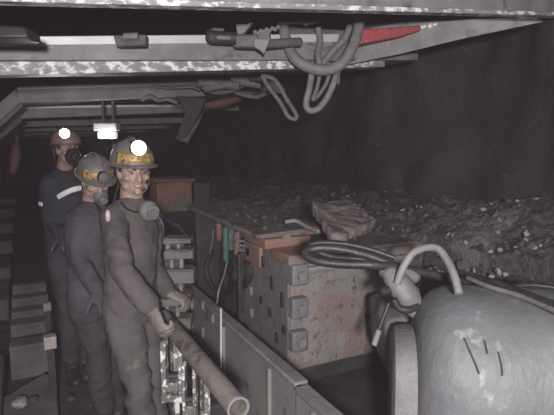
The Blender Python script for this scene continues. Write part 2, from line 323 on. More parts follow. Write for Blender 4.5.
# lamp under the roof
t = thing('roadway_lamp', 'white lit lamp box hanging from the roof above the miners', 'lamp', D(107,140,4.7))
b = BM(); obox(b, D(107,127,4.72), RT*.11, TOW*.07, UP*.038); mk('lamp_housing', b, 'houses', t, bevel=.012)
b = BM(); obox(b, D(107.5,135,4.72), RT*.08, TOW*.055, UP*.034); mk('diffuser', b, 'tube', t, bevel=.015, seg=3)
b = BM(); obox(b, D(103,110,4.8), RT*.012, TOW*.01, UP*.14); obox(b, D(113,110,4.8), RT*.012, TOW*.01, UP*.14); mk('hanger', b, 'steeld', t)
# ------------------------------------------------------------------ left side bases
def pz(px, py, z): return PZ(px, py, z)
steps = [(285,.26,.10),(298,.26,.12),(311,.24,.12),(324,.24,.14),(345,.24,.16)]
for i, (y, z, w) in enumerate(steps):
    p = pz(25, y, z); b = BM(); box(b, (-.15, p.y, .0), (.14 if i != 2 else .12, p.y+w, z)); 
    box(b, (-.15, p.y-.012, z-.03), (.13, p.y, z))
    tag(mk('toe_plate', b, 'steeld', bevel=.012), 'dark steel toe plate across the left floor, %s' % ['farthest from the camera','second farthest','middle of the five','second nearest','nearest and widest'][i], 'toe plate', 'toe plates along the left floor')
b = BM(); pp = [pz(-10,405,.1), pz(45,372,.12), pz(56,380,.1), pz(60,430,.06), pz(-10,450,.06)]
prism(b, pp, (0,0,-.12)); tag(mk('floor_slab', b, 'steeld', bevel=.01), 'broad dark slab lying in the bottom left corner', 'slab')
for (x, y, s, lab, d_) in ((50,341,.035,'dark post with pale square cap beside the nearest toe plate', 3.0),(47,306,.028,'small dark post with grey cap beside the farther toe plates', 3.7)):
    p = D(x, y, d_); t = thing('valve_post', lab, 'post', (p.x, p.y, 0)); b = BM(); box(b, (p.x-.02, p.y-.02, 0), (p.x+.02, p.y+.02, p.z-.02)); mk('stem', b, 'steelk', t)
    b = BM(); box(b, (p.x-s, p.y-s, p.z-s*1.2), (p.x+s, p.y+s, p.z+s)); mk('cap_block', b, 'badge' if d_ < 3.2 else 'steel', t, bevel=.006)
for i, (x, y, s) in enumerate(((20,402,.05),(33,399,.03),(70,398,.03),(92,404,.025),(103,398,.02))):
    p = pz(x, y, .13 if i < 2 else .01); b = BM(); bmesh.ops.create_icosphere(b, subdivisions=2, radius=s)
    for v in b.verts: v.co *= 1+.3*noise.noise(v.co*30+V((i,0,0))); v.co.z *= .6
    bmesh.ops.translate(b, verts=b.verts, vec=p); tag(mk('floor_rock', b, 'pile' if i else 'steel', smooth=False), ['pale rock on the dark slab in the bottom left','small rock beside the pale one on the slab','rock on the floor left of the front miner','rock on the floor behind the front miner leg','smallest rock near the second miner boot'][i], 'rock')
t = thing('wall_fitting', 'dim reddish grey fitting hanging at the far left under the roof', 'fitting', D(14,172,5.6))
b = BM(); loft(b, [D(16,148,5.6), D(15,160,5.6), D(13,171,5.6)], [.05,.06,.04], n=12, round_caps=True); mk('fitting_body', b, 'redd', t)
b = BM(); cyl(b, D(16,150,5.6), D(17,136,5.7), .02); mk('fitting_strap', b, 'steeld', t)
# ------------------------------------------------------------------ conveyor
t = thing('spill_plate', 'grey sheet steel side plate beside the pipe rail, near section', 'side plate', (.94, 1.4, 0), 'conveyor side plates')
def side_plate(t, v0, v1, z0a, z1a, u=.93):
    b = BM(); hexa(b, [(u-.02,v0,.0),(u,v0,.0),(u,v1,.0),(u-.02,v1,.0),(u-.02,v0,z0a),(u,v0,z0a),(u,v1,z1a),(u-.02,v1,z1a)]); mk('sheet', b, 'plate', t)
    b = BM(); hexa(b, [(u-.03,v0,z0a-.015),(u+.035,v0,z0a-.015),(u+.035,v1,z1a-.015),(u-.03,v1,z1a-.015),(u-.03,v0,z0a+.01),(u+.035,v0,z0a+.01),(u+.035,v1,z1a+.01),(u-.03,v1,z1a+.01)]); mk('top_flange', b, 'sheard', t, bevel=.008)
    for i in range(3):
        v = v0+(v1-v0)*(.15+.35*i); b = BM(); box(b, (u-.035, v-.012, .05), (u-.018, v+.012, z1a-.03)); mk('rib', b, 'plate', t, bevel=.004)
side_plate(t, .7, 1.62, .65, .65)
t = thing('spill_plate', 'grey sheet steel side plate right of the pipe rail, middle section', 'side plate', (.94, 2.4, 0), 'conveyor side plates'); side_plate(t, 1.64, 3.25, .65, .65, .945)
t = thing('spill_plate', 'dark far side plate behind the stacked cable carrier', 'side plate', (.94, 5, 0), 'conveyor side plates'); side_plate(t, 3.27, 7.5, .65, .62, .95)
for i, (x, y, h) in enumerate(((221,338,60),(203,305,8),(203,332,10),(213,318,8))):
    a = PU(x, y-h/2, .905); c = PU(x, y+h/2, .905); b = BM(); cyl(b, a, c, .006 if h > 20 else .009, n=8)
    tag(mk('plate_clip', b, 'lip' if h > 20 else 'hose'), ['long thin pale strip down the side plate','upper left pale clip on the side plate','lower left pale clip on the side plate','middle pale clip on the side plate'][i], 'clip')
b = BM(); box(b, (1.0, 1.72, .0), (1.9, 12, .22)); tag(mk('conveyor_pan', b, 'steelk', bevel=.02), 'dark armoured conveyor trough under the cutting machine', 'conveyor')
# pipe rail
t = thing('pipe_rail', 'dusty brown pipe rail held by the front miner, open end near camera', 'pipe', (.58, 1.8, .3))
e0 = PZ(238, 408, .76); e1 = PZ(163, 317, .76); dr = (e1-e0).normalized()
b = BM()
def ring(c, r): 
    s = dr.cross(UP).normalized(); w = s.cross(dr); return [b.verts.new(c+s*math.cos(2*math.pi*k/28)*r+w*math.sin(2*math.pi*k/28)*r) for k in range(28)]
rr = [ring(e0+dr*.1, .030), ring(e0, .030), ring(e0, .037), ring(e1, .037)]
for i in range(3):
    for k in range(28): b.faces.new((rr[i][k], rr[i][(k+1)%28], rr[i+1][(k+1)%28], rr[i+1][k]))
b.faces.new(rr[0]); b.faces.new(rr[-1]); mk('tube', b, 'pipe', t)
b = BM(); rr = [ring(e0-dr*.004, .031), ring(e0-dr*.004, .039), ring(e0+dr*.012, .039), ring(e0+dr*.012, .031)]
for i in range(4):
    for k in range(28): b.faces.new((rr[i][k], rr[i][(k+1)%28], rr[(i+1)%4][(k+1)%28], rr[(i+1)%4][k]))
mk('end_rim', b, 'hose', t)['label'] = 'pale worn rim'
for f in (.35, .8):
    p = e0.lerp(e1, f); b = BM(); box(b, (p.x-.012, p.y-.03, .0), (p.x+.012, p.y+.03, p.z-.03)); mk('post', b, 'scr', t, bevel=.004)
# cable carrier: stack of chain links
t = thing('cable_carrier', 'upright run of dark steel cable carrier links beside the front miner', 'cable carrier', (.66, 2.45, 0))
dd = 2.6
LK = [(177,240,15,2.5),(180,253,14,4.5),(179,275,16,7),(176,298,15,6),(178,322,14,6)]
for i, (x, y, hw, hh) in enumerate(LK):
    c = D(x, y, dd); w = hw/F*dd; h = hh/F*dd
    b = BM(); obox(b, c, RT*w-TOW*.015, TOW*.05, UP*h); obox(b, c+UP*h+TOW*.0, RT*(w*.8), TOW*.058, UP*.006); l = mk('link_plate', b, 'steeld', t, bevel=.008)
    for sx in (-.55, .15):
        b = BM(); cyl(b, c+RT*w*sx-UP*h+TOW*.025, c+RT*w*sx-UP*(h+.075)+TOW*.025, .012, n=12); mk('pin', b, 'hose', l)
b = BM(); obox(b, D(176,290,dd+.06), RT*.05, TOW*.02, UP*.28); mk('carrier_spine', b, 'steelk', t)
b = BM(); obox(b, D(172,375,dd-.02), RT*.05, TOW*.03, UP*.20); mk('lower_spine', b, 'steelk', t)
b = BM(); c = PZ(177, 400, .1); box(b, (c.x-.12, 2.2, 0), (c.x+.12, 2.6, .32)); mk('foot_block', b, 'steelk', t, bevel=.01)
def bracket(label, x0, x1, y0, y1, d, xo=0):
    t = thing('chain_bracket', label, 'bracket', D((x0+x1)/2, y1, d), 'scraped brackets under the pipe rail')
    w = (x1-x0)/F*d; h = (y1-y0)/F*d; c = D((x0+x1)/2, (y0+y1)/2, d)
    for s in (-1, 1):
        b = BM(); obox(b, c+RT*s*w*.38+RT*0, RT*w*.12, TOW*.03, UP*h*.5); mk('side_bar', b, 'scr', t, bevel=.005)
    b = BM(); obox(b, c-UP*h*.42, RT*w*.5, TOW*.035, UP*.015); obox(b, c-UP*h*.25, RT*w*.3, TOW*.025, UP*.02); mk('cross_bar', b, 'scr', t, bevel=.004)
    b = BM(); cyl(b, c-UP*h*.1-RT*w*.4, c-UP*h*.1+RT*w*.4, .012, n=12); mk('pin', b, 'steelk', t)
bracket('white scraped steel bracket under the glove of the front miner', 162, 184, 338, 402, 2.18)
bracket('white scraped steel bracket nearer the open end of the pipe rail', 183, 197, 362, 425, 2.1)
# ------------------------------------------------------------------ shearer
t = thing('shearer_body', 'large worn grey and orange cutting machine body in the centre', 'mining machine', (1.6, 2.6, .2))
# main box
u0, v0 = 1.25, 2.3
b = BM(); outline = [(u0,2.86,.4),(u0,2.86,.86),(u0,2.75,.99),(u0,v0,.99),(u0,v0,.34)]
prism(b, outline, (.95, 0, 0)); mk('main_casing', b, 'shear', t, bevel=.02, seg=3)
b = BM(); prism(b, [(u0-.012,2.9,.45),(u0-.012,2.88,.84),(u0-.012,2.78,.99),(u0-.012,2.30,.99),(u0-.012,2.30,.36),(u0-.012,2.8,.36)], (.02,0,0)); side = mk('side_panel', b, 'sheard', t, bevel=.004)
for i, (x, y, h) in enumerate(((263,262,12),(272,283,15),(270,312,10),(282,300,16),(277,338,11),(261,300,9),(284,330,9))):
    p = PU(x, y, u0-.02); b = BM(); obox(b, p, (0,.014,0), (.006,0,0), (0,0,h/2/F*2.7)); mk('slot', b, 'black', side, bevel=.004)
for i, y in enumerate((252,268,290,312,335,355)):    # serrated rear edge
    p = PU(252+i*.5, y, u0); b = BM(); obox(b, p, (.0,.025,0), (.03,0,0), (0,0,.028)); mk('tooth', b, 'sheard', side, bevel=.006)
for i, y in enumerate((274,307,340)):
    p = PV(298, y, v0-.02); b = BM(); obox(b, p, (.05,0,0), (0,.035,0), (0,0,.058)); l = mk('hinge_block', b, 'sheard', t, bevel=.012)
    b = BM(); cyl(b, p+V((.0,-.03,0)), p+V((.0,-.055,0)), .024, n=16); mk('hinge_bolt', b, 'hose', l)['label'] = 'pale round bolt'
b = BM(); box(b, (u0-.02,2.27,.955), (u0+.40,2.5,1.01)); mk('orange_corner', b, 'shearo', t, bevel=.01)['label'] = 'bright orange worn corner'
b = BM(); box(b, (u0-.03,2.62,.86), (u0+.12,2.84,.995)); mk('orange_shoulder', b, 'shearo', t, bevel=.015)['label'] = 'orange worn shoulder'
b = BM(); box(b, (u0-.0,2.30,.98), (u0+.9,2.54,1.005)); mk('deck', b, 'slab', t, bevel=.01)
b = BM(); cyl(b, PV(292,258,2.4)+V((.0,-.0,.02)), PV(292,258,2.4)+V((0,.2,.02)), .02, n=12); mk('bolt', b, 'black', t)
b = BM(); box(b, (1.27, 2.35, .22), (2.15, 2.86, .40)); mk('underframe', b, 'steelk', t, bevel=.02)
# upper lip seam blocks on the front face
b = BM(); box(b, (u0+.1,2.27,.9), (u0+.9,2.31,.935)); mk('front_seam', b, 'shear', t, bevel=.01)
# control cabinet
t = thing('control_cabinet', 'dark open control cabinet with hoses and handles behind the machine body', 'cabinet', (1.5, 3.2, .3))
b = BM(); box(b, (1.36, 2.92, .22), (1.6, 3.75, 1.07)); mk('cabinet_back', b, 'cab', t, bevel=.01)
b = BM(); box(b, (1.18, 3.7, .24), (1.6, 3.76, 1.07)); mk('end_panel', b, 'steelk', t, bevel=.01)
b = BM(); box(b, (1.2, 2.9, .42), (1.38, 2.93, .9)); mk('end_panel', b, 'steelk', t, bevel=.01)
b = BM(); hexa(b, [(1.17,2.55,1.05),(1.62,2.55,1.05),(1.62,3.9,1.06),(1.17,3.9,1.06),(1.17,2.55,1.08),(1.62,2.55,1.1),(1.62,3.9,1.12),(1.17,3.9,1.1)]); mk('top_slab', b, 'slab', t, bevel=.01)
b = BM(); box(b, (1.2, 2.5, 1.0), (1.5, 2.8, 1.06)); mk('orange_end', b, 'shearo', t, bevel=.012)['label'] = 'orange painted end block'
b = BM(); cyl(b, PV(287,238,2.5), PV(287,238,2.6), .025); mk('end_hole', b, 'black', t)
for i, (x, y, h, m_) in enumerate(((226,245,30,'green'),(219,232,14,'pink'),(249,243,22,'pink'),(237,248,26,'pink'),(231,240,16,'green'),(243,256,10,'green'))):
    a = PU(x, y-h/2, 1.3); c = PU(x, y+h/2, 1.3); b = BM(); loft(b, [a, c], [.028,.022], n=10, round_caps=True); mk('handle', b, m_, t)['label'] = {'green':'dull green handle','pink':'faded red handle'}[m_]
for pts in ([(200,222),(198,232),(203,238),(206,235)], [(232,226),(230,236),(233,242),(238,239),(238,228),(234,225),(230,228)], [(209,234),(213,231),(211,248),(207,262)], [(240,235),(246,238),(243,250),(237,258)]):
    hose('cabinet_hose', '', [PU(x, y, 1.27) for x, y in pts], .007, 'hose', parent=t)
for (x0,y0,x1,y1,x2,y2,r) in ((240,262,236,275,228,290,.03),(232,255,238,268,246,285,.028),(222,262,226,280,222,300,.022),(246,258,250,272,244,292,.03),(212,250,206,270,214,290,.02)):
    hose('cabinet_hose', '', [PU(x0,y0,1.3), PU(x1,y1,1.22), PU(x2,y2,1.28)], r, 'steelk', parent=t)
for i in range(10):
    b = BM(); ball(b, PU(238+(i%4)*2.6, 241+(i//4)*4.5, 1.26), .009, seg=8); mk('gauge', b, 'hose', t)
# far machine body and orange box
b = BM(); prism(b, [(1.15,3.92,.23),(1.15,3.92,.85),(1.15,4.1,.9),(1.15,6.5,.88),(1.15,6.5,.23)], (.5,0,0)); tag(mk('machine_housing', b, 'steelk', bevel=.02), 'dark long machine housing between cabinet and far orange box', 'housing')
t = thing('orange_box', 'dull orange box with olive stains behind the front miner', 'box', (1.38, 5.1, .93))
a = PV(157,181,5.0); c = PV(193,209,5.0)
b = BM(); box(b, (a.x, 5.0, c.z-.03), (c.x, 5.35, a.z)); mk('box_shell', b, 'orange', t, bevel=.015)
b = BM(); box(b, (a.x-.02, 4.98, a.z-.02), (c.x+.03, 5.38, a.z+.015)); mk('lid', b, 'redd', t, bevel=.008)
b = BM(); box(b, (c.x+.02, 5.0, c.z), (c.x+.2, 5.3, a.z-.03)); mk('side_unit', b, 'steelk', t, bevel=.01)
# plank on top
b = BM(); pts = [D(311,202,2.75), D(330,199,2.95), D(352,200,3.0), D(362,208,2.85), D(378,219,2.65), D(352,231,2.5), D(342,236,2.42), D(332,234,2.44), D(318,214,2.62)]
vs = prism(b, pts, (0,0,-.05))
def rough(v): v.co += v.normal*(.014*noise.noise(v.co*9)+.01*noise.noise(v.co*24))+V((noise.noise(v.co*7), noise.noise(v.co*7+V((5,0,0))), 0))*.02
b = fuse(b, .012, 1, rough)
tag(mk('rock_slab', b, 'slab'), 'rough flat slab of dusty rock lying tilted on the machine beside the coal', 'slab')
hose('bent_rod', 'thin pale bent bar lying on the machine left of the flat slab', [D(285,222,2.85), D(296,221,2.85), D(305,226,2.8), D(312,229,2.75), D(318,231,2.7)], .012, 'hose', cat='bar')
# motor: stepped barrel
ax = V((math.cos(R(38)), -math.sin(R(38)), 0)); 
t = thing('drive_motor', 'large blue-grey rounded motor housing in the bottom right corner', 'motor', D(480,415,1.8))
c0 = D(416, 394, 1.92)
Rm = .42
pr = [(-.012,.30),(.0,.33),(.02,.362),(.05,.392),(.09,.412),(.14,.42),(.3,.425),(.55,.42),(.85,.415),(1.3,.415)]
def sq(x): return math.copysign(abs(x)**.8, x)
def barrel(bm, c, pr, n=72, f=1.0):
    rings = []
    for s, r in pr:
        w = ax.cross(UP); rings.append([bm.verts.new(c+ax*s+UP*r*sq(math.cos(2*math.pi*k/n))+w*r*sq(math.sin(2*math.pi*k/n))*.8) for k in range(n)])
    for i in range(len(pr)-1):
        for k in range(n): bm.faces.new((rings[i][k], rings[i][(k+1)%n], rings[i+1][(k+1)%n], rings[i+1][k]))
    bm.faces.new(rings[0]); bm.faces.new(rings[-1])
b = BM(); barrel(b, c0, pr); mk('barrel', b, 'motor', t)
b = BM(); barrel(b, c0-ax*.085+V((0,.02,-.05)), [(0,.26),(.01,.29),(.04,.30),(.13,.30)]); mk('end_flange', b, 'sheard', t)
def on_motor(x, y, lift=.004):
    # intersect ray with the barrel
    r = ray(x, y); w = ax.cross(UP); best = None
    for k in range(3000):
        p = O+r*(.8+k*.0006); q = p-c0; s = q.dot(ax); a = q.dot(UP); e = q.dot(w)/.8
        rad = .42
        for (s0, r0), (s1, r1) in zip(pr, pr[1:]):
            if s0 <= s <= s1: rad = r0+(r1-r0)*(s-s0)/(s1-s0)
        if s > -.02 and (abs(a)**2.5+abs(e)**2.5)**.4 < rad+lift: return p
    return D(x, y, 1.8)
for pts in ([(464,338),(470,352),(476,366),(479,374)], [(484,340),(486,348),(487,354)], [(498,352),(501,364),(502,376)]):
    b = BM(); q = smooth_path([on_motor(x, y, .0) for x, y in pts], 4); loft(b, q, [.0035]*len(q), n=8); mk('scratch_groove', b, 'steelk', t)['label'] = 'dark gouge in the housing'
b = BM(); q = smooth_path([on_motor(x, y, .0) for x, y in ((500,352),(503,364),(504,374))], 4); loft(b, q, [.004]*len(q), n=8); mk('bare_edge', b, 'hose', t)
b = BM(); box(b, (1.3, .9, 0), (2.4, 1.5, .2)); mk('motor_skid', b, 'steelk', t, bevel=.02)
# arm between
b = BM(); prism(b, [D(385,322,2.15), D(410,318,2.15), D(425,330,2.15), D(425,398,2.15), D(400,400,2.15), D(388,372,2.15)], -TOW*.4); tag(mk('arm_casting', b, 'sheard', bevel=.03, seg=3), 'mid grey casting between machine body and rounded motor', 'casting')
# valve knuckle
t = thing('hose_fitting', 'grey cast elbow fitting with stub, at foot of the arched hose', 'fitting', D(405,315,1.95))
b = BM(); loft(b, [D(392,276,1.98), D(399,285,1.97), D(408,296,1.96), D(414,308,1.96)], [(.045,.04),(.062,.05),(.062,.05),(.04,.04)], n=20, round_caps=True)
loft(b, [D(386,272,2.0), D(398,276,2.0), D(412,276,2.02)], [.03,.045,.035], n=16, round_caps=True); b = fuse(b, .006, 6); mk('elbow', b, 'sheard', t)
b = BM(); cyl(b, D(380,292,1.94), D(390,290,1.95), .018); mk('stub', b, 'black', t)
b = BM(); q = smooth_path([D(394,299,1.9), D(399,308,1.9), D(409,310,1.9), D(418,306,1.92)], 5); loft(b, q, [.014]*len(q), n=10); mk('clip_ring', b, 'black', t)
hose('arched_hose', 'light grey hose arching over from the elbow fitting to the motor', [D(397,284,1.9), D(402,270,1.9), D(412,254,1.9), D(425,248,1.88), D(438,249,1.85), D(448,262,1.8), D(455,278,1.75), D(459,294,1.72)], .0145, 'hose')
t = thing('spray_lance', 'thin dark hanging rod with pale tip below the elbow fitting', 'rod', D(374,345,1.95))
b = BM(); cyl(b, D(389,303,1.95), D(378,332,1.95), .009, n=10); mk('rod', b, 'black', t)
b = BM(); cyl(b, D(379,330,1.95), D(374,345,1.95), .012, n=10); mk('rod_tip', b, 'hose', t)['label'] = 'pale scraped tip'
hose('black_cable', 'thick glossy black cable loop draped over the machine body', [D(395,268,2.0), D(378,259,2.02), D(350,251,2.05), D(325,248,2.06), D(309,250,2.06), D(307,256,2.04), D(318,261,2.02), D(340,264,2.0), D(372,265,1.98), D(400,268,2.0), D(430,274,2.02), D(470,283,2.05), D(480,284,2.06)], .0185, 'hoseb', cat='cable')
hose('black_cable', 'second black cable nested inside the thick loop', [D(395,258,2.08), D(372,250,2.1), D(345,244,2.12), D(318,243,2.12), D(310,247,2.12), D(330,256,2.1), D(360,259,2.06), D(385,262,2.05)], .012, 'hoseb', cat='cable')
hose('black_cable', 'black cable running off the right edge along the motor top', [D(478,278,1.95), D(495,283,1.85), D(515,290,1.75), D(535,298,1.65), D(565,309,1.55)], .014, 'hoseb', cat='cable')
hose('black_cable', 'dim cable beside the edge cable, left strand', [D(468,278,1.95), D(490,287,1.82), D(520,296,1.7), D(565,315,1.5)], .009, 'hosed', cat='cable')
t = thing('coal_guard', 'small pale triangular plate at the right edge above the motor', 'plate', D(530,296,1.9))
b = BM(); prism(b, [D(504,291,1.95), D(530,285,1.95), D(575,292,1.9), D(575,320,1.9), D(530,305,1.9)], -TOW*.05); mk('guard_plate', b, 'motor', t, bevel=.004)
hose('guard_edge', '', [D(504,291,1.93), D(530,285,1.93), D(575,291,1.88)], .009, 'hoseb', parent=t)
hose('hanging_wire', 'thin pale wire hanging over the side plate from the cabinet', [PU(227,262,1.1), PU(224,275,1.05), PU(219,290,.97), PU(217,303,.97)], .006, 'hose', cat='wire')
# ------------------------------------------------------------------ coal pile
def ph(u, v):
    base = .93+.27*max(0, min(1, (u-1.85)/1.1))**.9
    base += -.035*(v-2.2) if v > 2.2 else .02*(2.2-v)
    if u < 2.0: base -= (2.0-u)*(.28 if v < 2.5 else max(-.35, .28-1.2*(v-2.5)))
    if v < 2.55 and u < 2.25: base = min(base, .93)-.15*(2.25-u)
    if v < 2.0: base -= (2.0-v)*.3*max(0, 2.4-u)
    base += .09*noise.noise(V((u*1.9, v*1.7, 4)))+.05*noise.noise(V((u*5, v*5, 1)))+.025*noise.noise(V((u*14, v*14, 2)))+.015*noise.noise(V((u*32, v*32, 7)))
    return base
b = BM(); nu, nv = 110, 260
def umin(v):
    t = max(0, min(1, (v-2.36)/.12)); return 2.2*(1-t)+1.62*t
pu = lambda a, v: umin(v)+a*(3.07-umin(v))
pv = lambda c: 1.55+8.6*c**1.5
vs = [[b.verts.new((pu(i/nu, pv(j/nv)), pv(j/nv), ph(pu(i/nu, pv(j/nv)), pv(j/nv)))) for j in range(nv+1)] for i in range(nu+1)]
for i in range(nu):
    for j in range(nv): b.faces.new((vs[i][j], vs[i+1][j], vs[i+1][j+1], vs[i][j+1]))
lo = [[b.verts.new(q.co-V((0,0,.16 if q.co.y > 2.5 or q.co.x > 2.6 else .5))) for q in row] for row in vs]
for i in range(nu):
    for j in range(nv): b.faces.new((lo[i][j], lo[i][j+1], lo[i+1][j+1], lo[i+1][j]))
bo = lambda g: [g[i][0] for i in range(nu+1)]+[g[nu][j] for j in range(1, nv+1)]+[g[i][nv] for i in range(nu-1,-1,-1)]+[g[0][j] for j in range(nv-1,0,-1)]
p_, q_ = bo(vs), bo(lo)
for i in range(len(p_)): j = (i+1) % len(p_); b.faces.new((p_[i], q_[i], q_[j], p_[j]))
tag(mk('coal_pile', b, 'pile', smooth=False), 'loose broken coal heaped along the coal face behind the machine', 'coal', kind='stuff')
lm = []
for i in range(6):
    me = BM(); bmesh.ops.create_icosphere(me, subdivisions=2 if i < 3 else 1, radius=1)
    for v in me.verts: v.co *= 1+.38*noise.noise(v.co*1.6+V((i*7,0,0))); v.co.z *= .7
    m_ = bpy.data.meshes.new('coal_lump'); me.to_mesh(m_); me.free(); m_.materials.append(M['lump' if i % 3 else 'lumpl'] if i != 3 else M['pile']); lm.append(m_)
n = 0
while n < 48:
    u, v = random.uniform(1.22, 2.1), random.uniform(2.36, 3.8)
    if v > 2.55 and u > 1.58: continue
    z = 1.09+.015*(v-2.55)/1.3 if v > 2.58 else 1.0
    if z < 1.05 and u > 1.9: continue
    s = random.uniform(.008, .022)
    o = bpy.data.objects.new('coal_lump', lm[random.choice((1,2,4,5,3))]); C.objects.link(o); o.location = (u, v, z+s*.4); o.scale = (s, s, s*.8)
    o.rotation_euler = (random.random(), random.random(), random.random()*6); tag(o, 'small crumb of coal lying on the flat machine deck', 'coal lump', 'coal crumbs on the machine deck'); n += 1
n = 0
while n < 250:
    px = random.uniform(330, 553) if random.random() < .85 else random.uniform(250, 400); v = 1.35+3.6*random.random()**1.5
    az = YAW+math.atan((px-277)/F); u = v*math.tan(az)
    if not 1.9 < u < 3.0: continue
    big = random.random() < .12
    s = random.uniform(.022, .045) if big else random.uniform(.008, .02)
    k = 0 if random.random() < .3 and not big else random.choice((1,2,4,5,3))
    o = bpy.data.objects.new('coal_lump', lm[k]); C.objects.link(o); o.location = (u, v, ph(u, v)+s*.35); o.scale = (s, s*random.uniform(.7,1.2), s*random.uniform(.6,1))
    o.rotation_euler = (random.random(), random.random(), random.random()*6); tag(o, 'loose lump of coal on the heap by the coal face', 'coal lump', 'coal lumps on the heap'); n += 1
# ------------------------------------------------------------------ people
def frame(o, fwd, up=UP):
    f = V(fwd).normalized(); x = f.cross(up).normalized(); z = x.cross(f).normalized()   # x = person's right
    m = Matrix((( -x.x, f.x, z.x, o.x), (-x.y, f.y, z.y, o.y), (-x.z, f.z, z.z, o.z), (0,0,0,1))); return m   # +x = person's left
def head_shapes(bm, H, sc=1.0):
    def P(x, y, z): return H @ V((x*sc, y*sc, z*sc))
    Rm_ = H.to_3x3().to_4x4()
    def e(c, r, seg=16): ball(bm, P(*c), tuple(q*sc for q in r), Rm_, seg)
    e((0,-.015,.035), (.074,.09,.083), 24)
    S = H.to_3x3() @ V((1,0,0))
    loft(bm, [P(0,.0,.06), P(0,.006,.03), P(0,.01,0), P(0,.014,-.035), P(0,.02,-.065), P(0,.034,-.09), P(0,.045,-.103)],
         [(a*sc, b_*sc) for a, b_ in ((.066,.072),(.067,.075),(.064,.074),(.059,.07),(.051,.062),(.036,.043),(.02,.022))], side=S, n=24)
    loft(bm, [P(0,.078,.02), P(0,.09,-.005), P(0,.102,-.026), P(0,.094,-.037)], [.008*sc,.009*sc,.0135*sc,.01*sc], n=10, round_caps=True)
    for s in (-1, 1):
        e((s*.012,.09,-.031), (.009,.009,.008)); e((s*.03,.076,.024), (.026,.013,.008)); e((s*.043,.055,-.022), (.021,.022,.017))
        e((s*.072,-.004,-.004), (.009,.019,.031)); e((s*.05,.02,-.065), (.012,.03,.02)); e((s*.03,.074,.013), (.016,.01,.004))
    e((0,.082,-.051), (.025,.011,.006)); e((0,.081,-.061), (.022,.011,.0065)); e((0,.07,-.09), (.021,.019,.016))
def hand(bm, w, d, nrm, sc=1.0, curl=.5, thumb=1, grow=0.0, spread=.05):
    """wrist point, pointing direction, palm normal (side fingers curl to); thumb = which side"""
    d = V(d).normalized(); nrm = V(nrm); nrm = (nrm-d*nrm.dot(d)).normalized(); s = d.cross(nrm).normalized()*thumb
    g = grow
    loft(bm, [w-d*.02*sc, w+d*.015*sc, w+d*.05*sc, w+d*.09*sc], [(.028*sc+g,.02*sc+g),(.034*sc+g,.018*sc+g),(.042*sc+g,.016*sc+g),(.042*sc+g,.013*sc+g)], side=s, n=14, round_caps=True)
    for i, (o, ln, r) in enumerate(((.031,.074,.0092),(.0105,.082,.0096),(-.0105,.077,.0092),(-.031,.06,.0082))):
        p = w+d*.08*sc+s*o*sc; dd_ = (d+s*o*spread*12).normalized(); pts = [p]; cc = curl*(1+.12*i)
        for q, f in enumerate((.45,.3,.25)):
            dd_ = (Matrix.Rotation(cc*(.6 if q == 0 else 1.0), 3, d.cross(nrm)) @ dd_).normalized(); p = p+dd_*ln*f*sc; pts.append(p)
        loft(bm, pts, [(r*sc+g), (r*sc*.97+g), (r*sc*.9+g), (r*sc*.75+g)], n=10, round_caps=True)
    p = w+d*.025*sc+s*.03*sc; pts = [p]; td = (d*.7+s*.75+nrm*.25).normalized()
    for f in (.04, .032, .026):
        p = p+td*f*sc; pts.append(p); td = (td+nrm*curl*.6+d*.1).normalized()
    loft(bm, pts, [.0135*sc+g,.0115*sc+g,.0105*sc+g,.008*sc+g], n=10, round_caps=True)
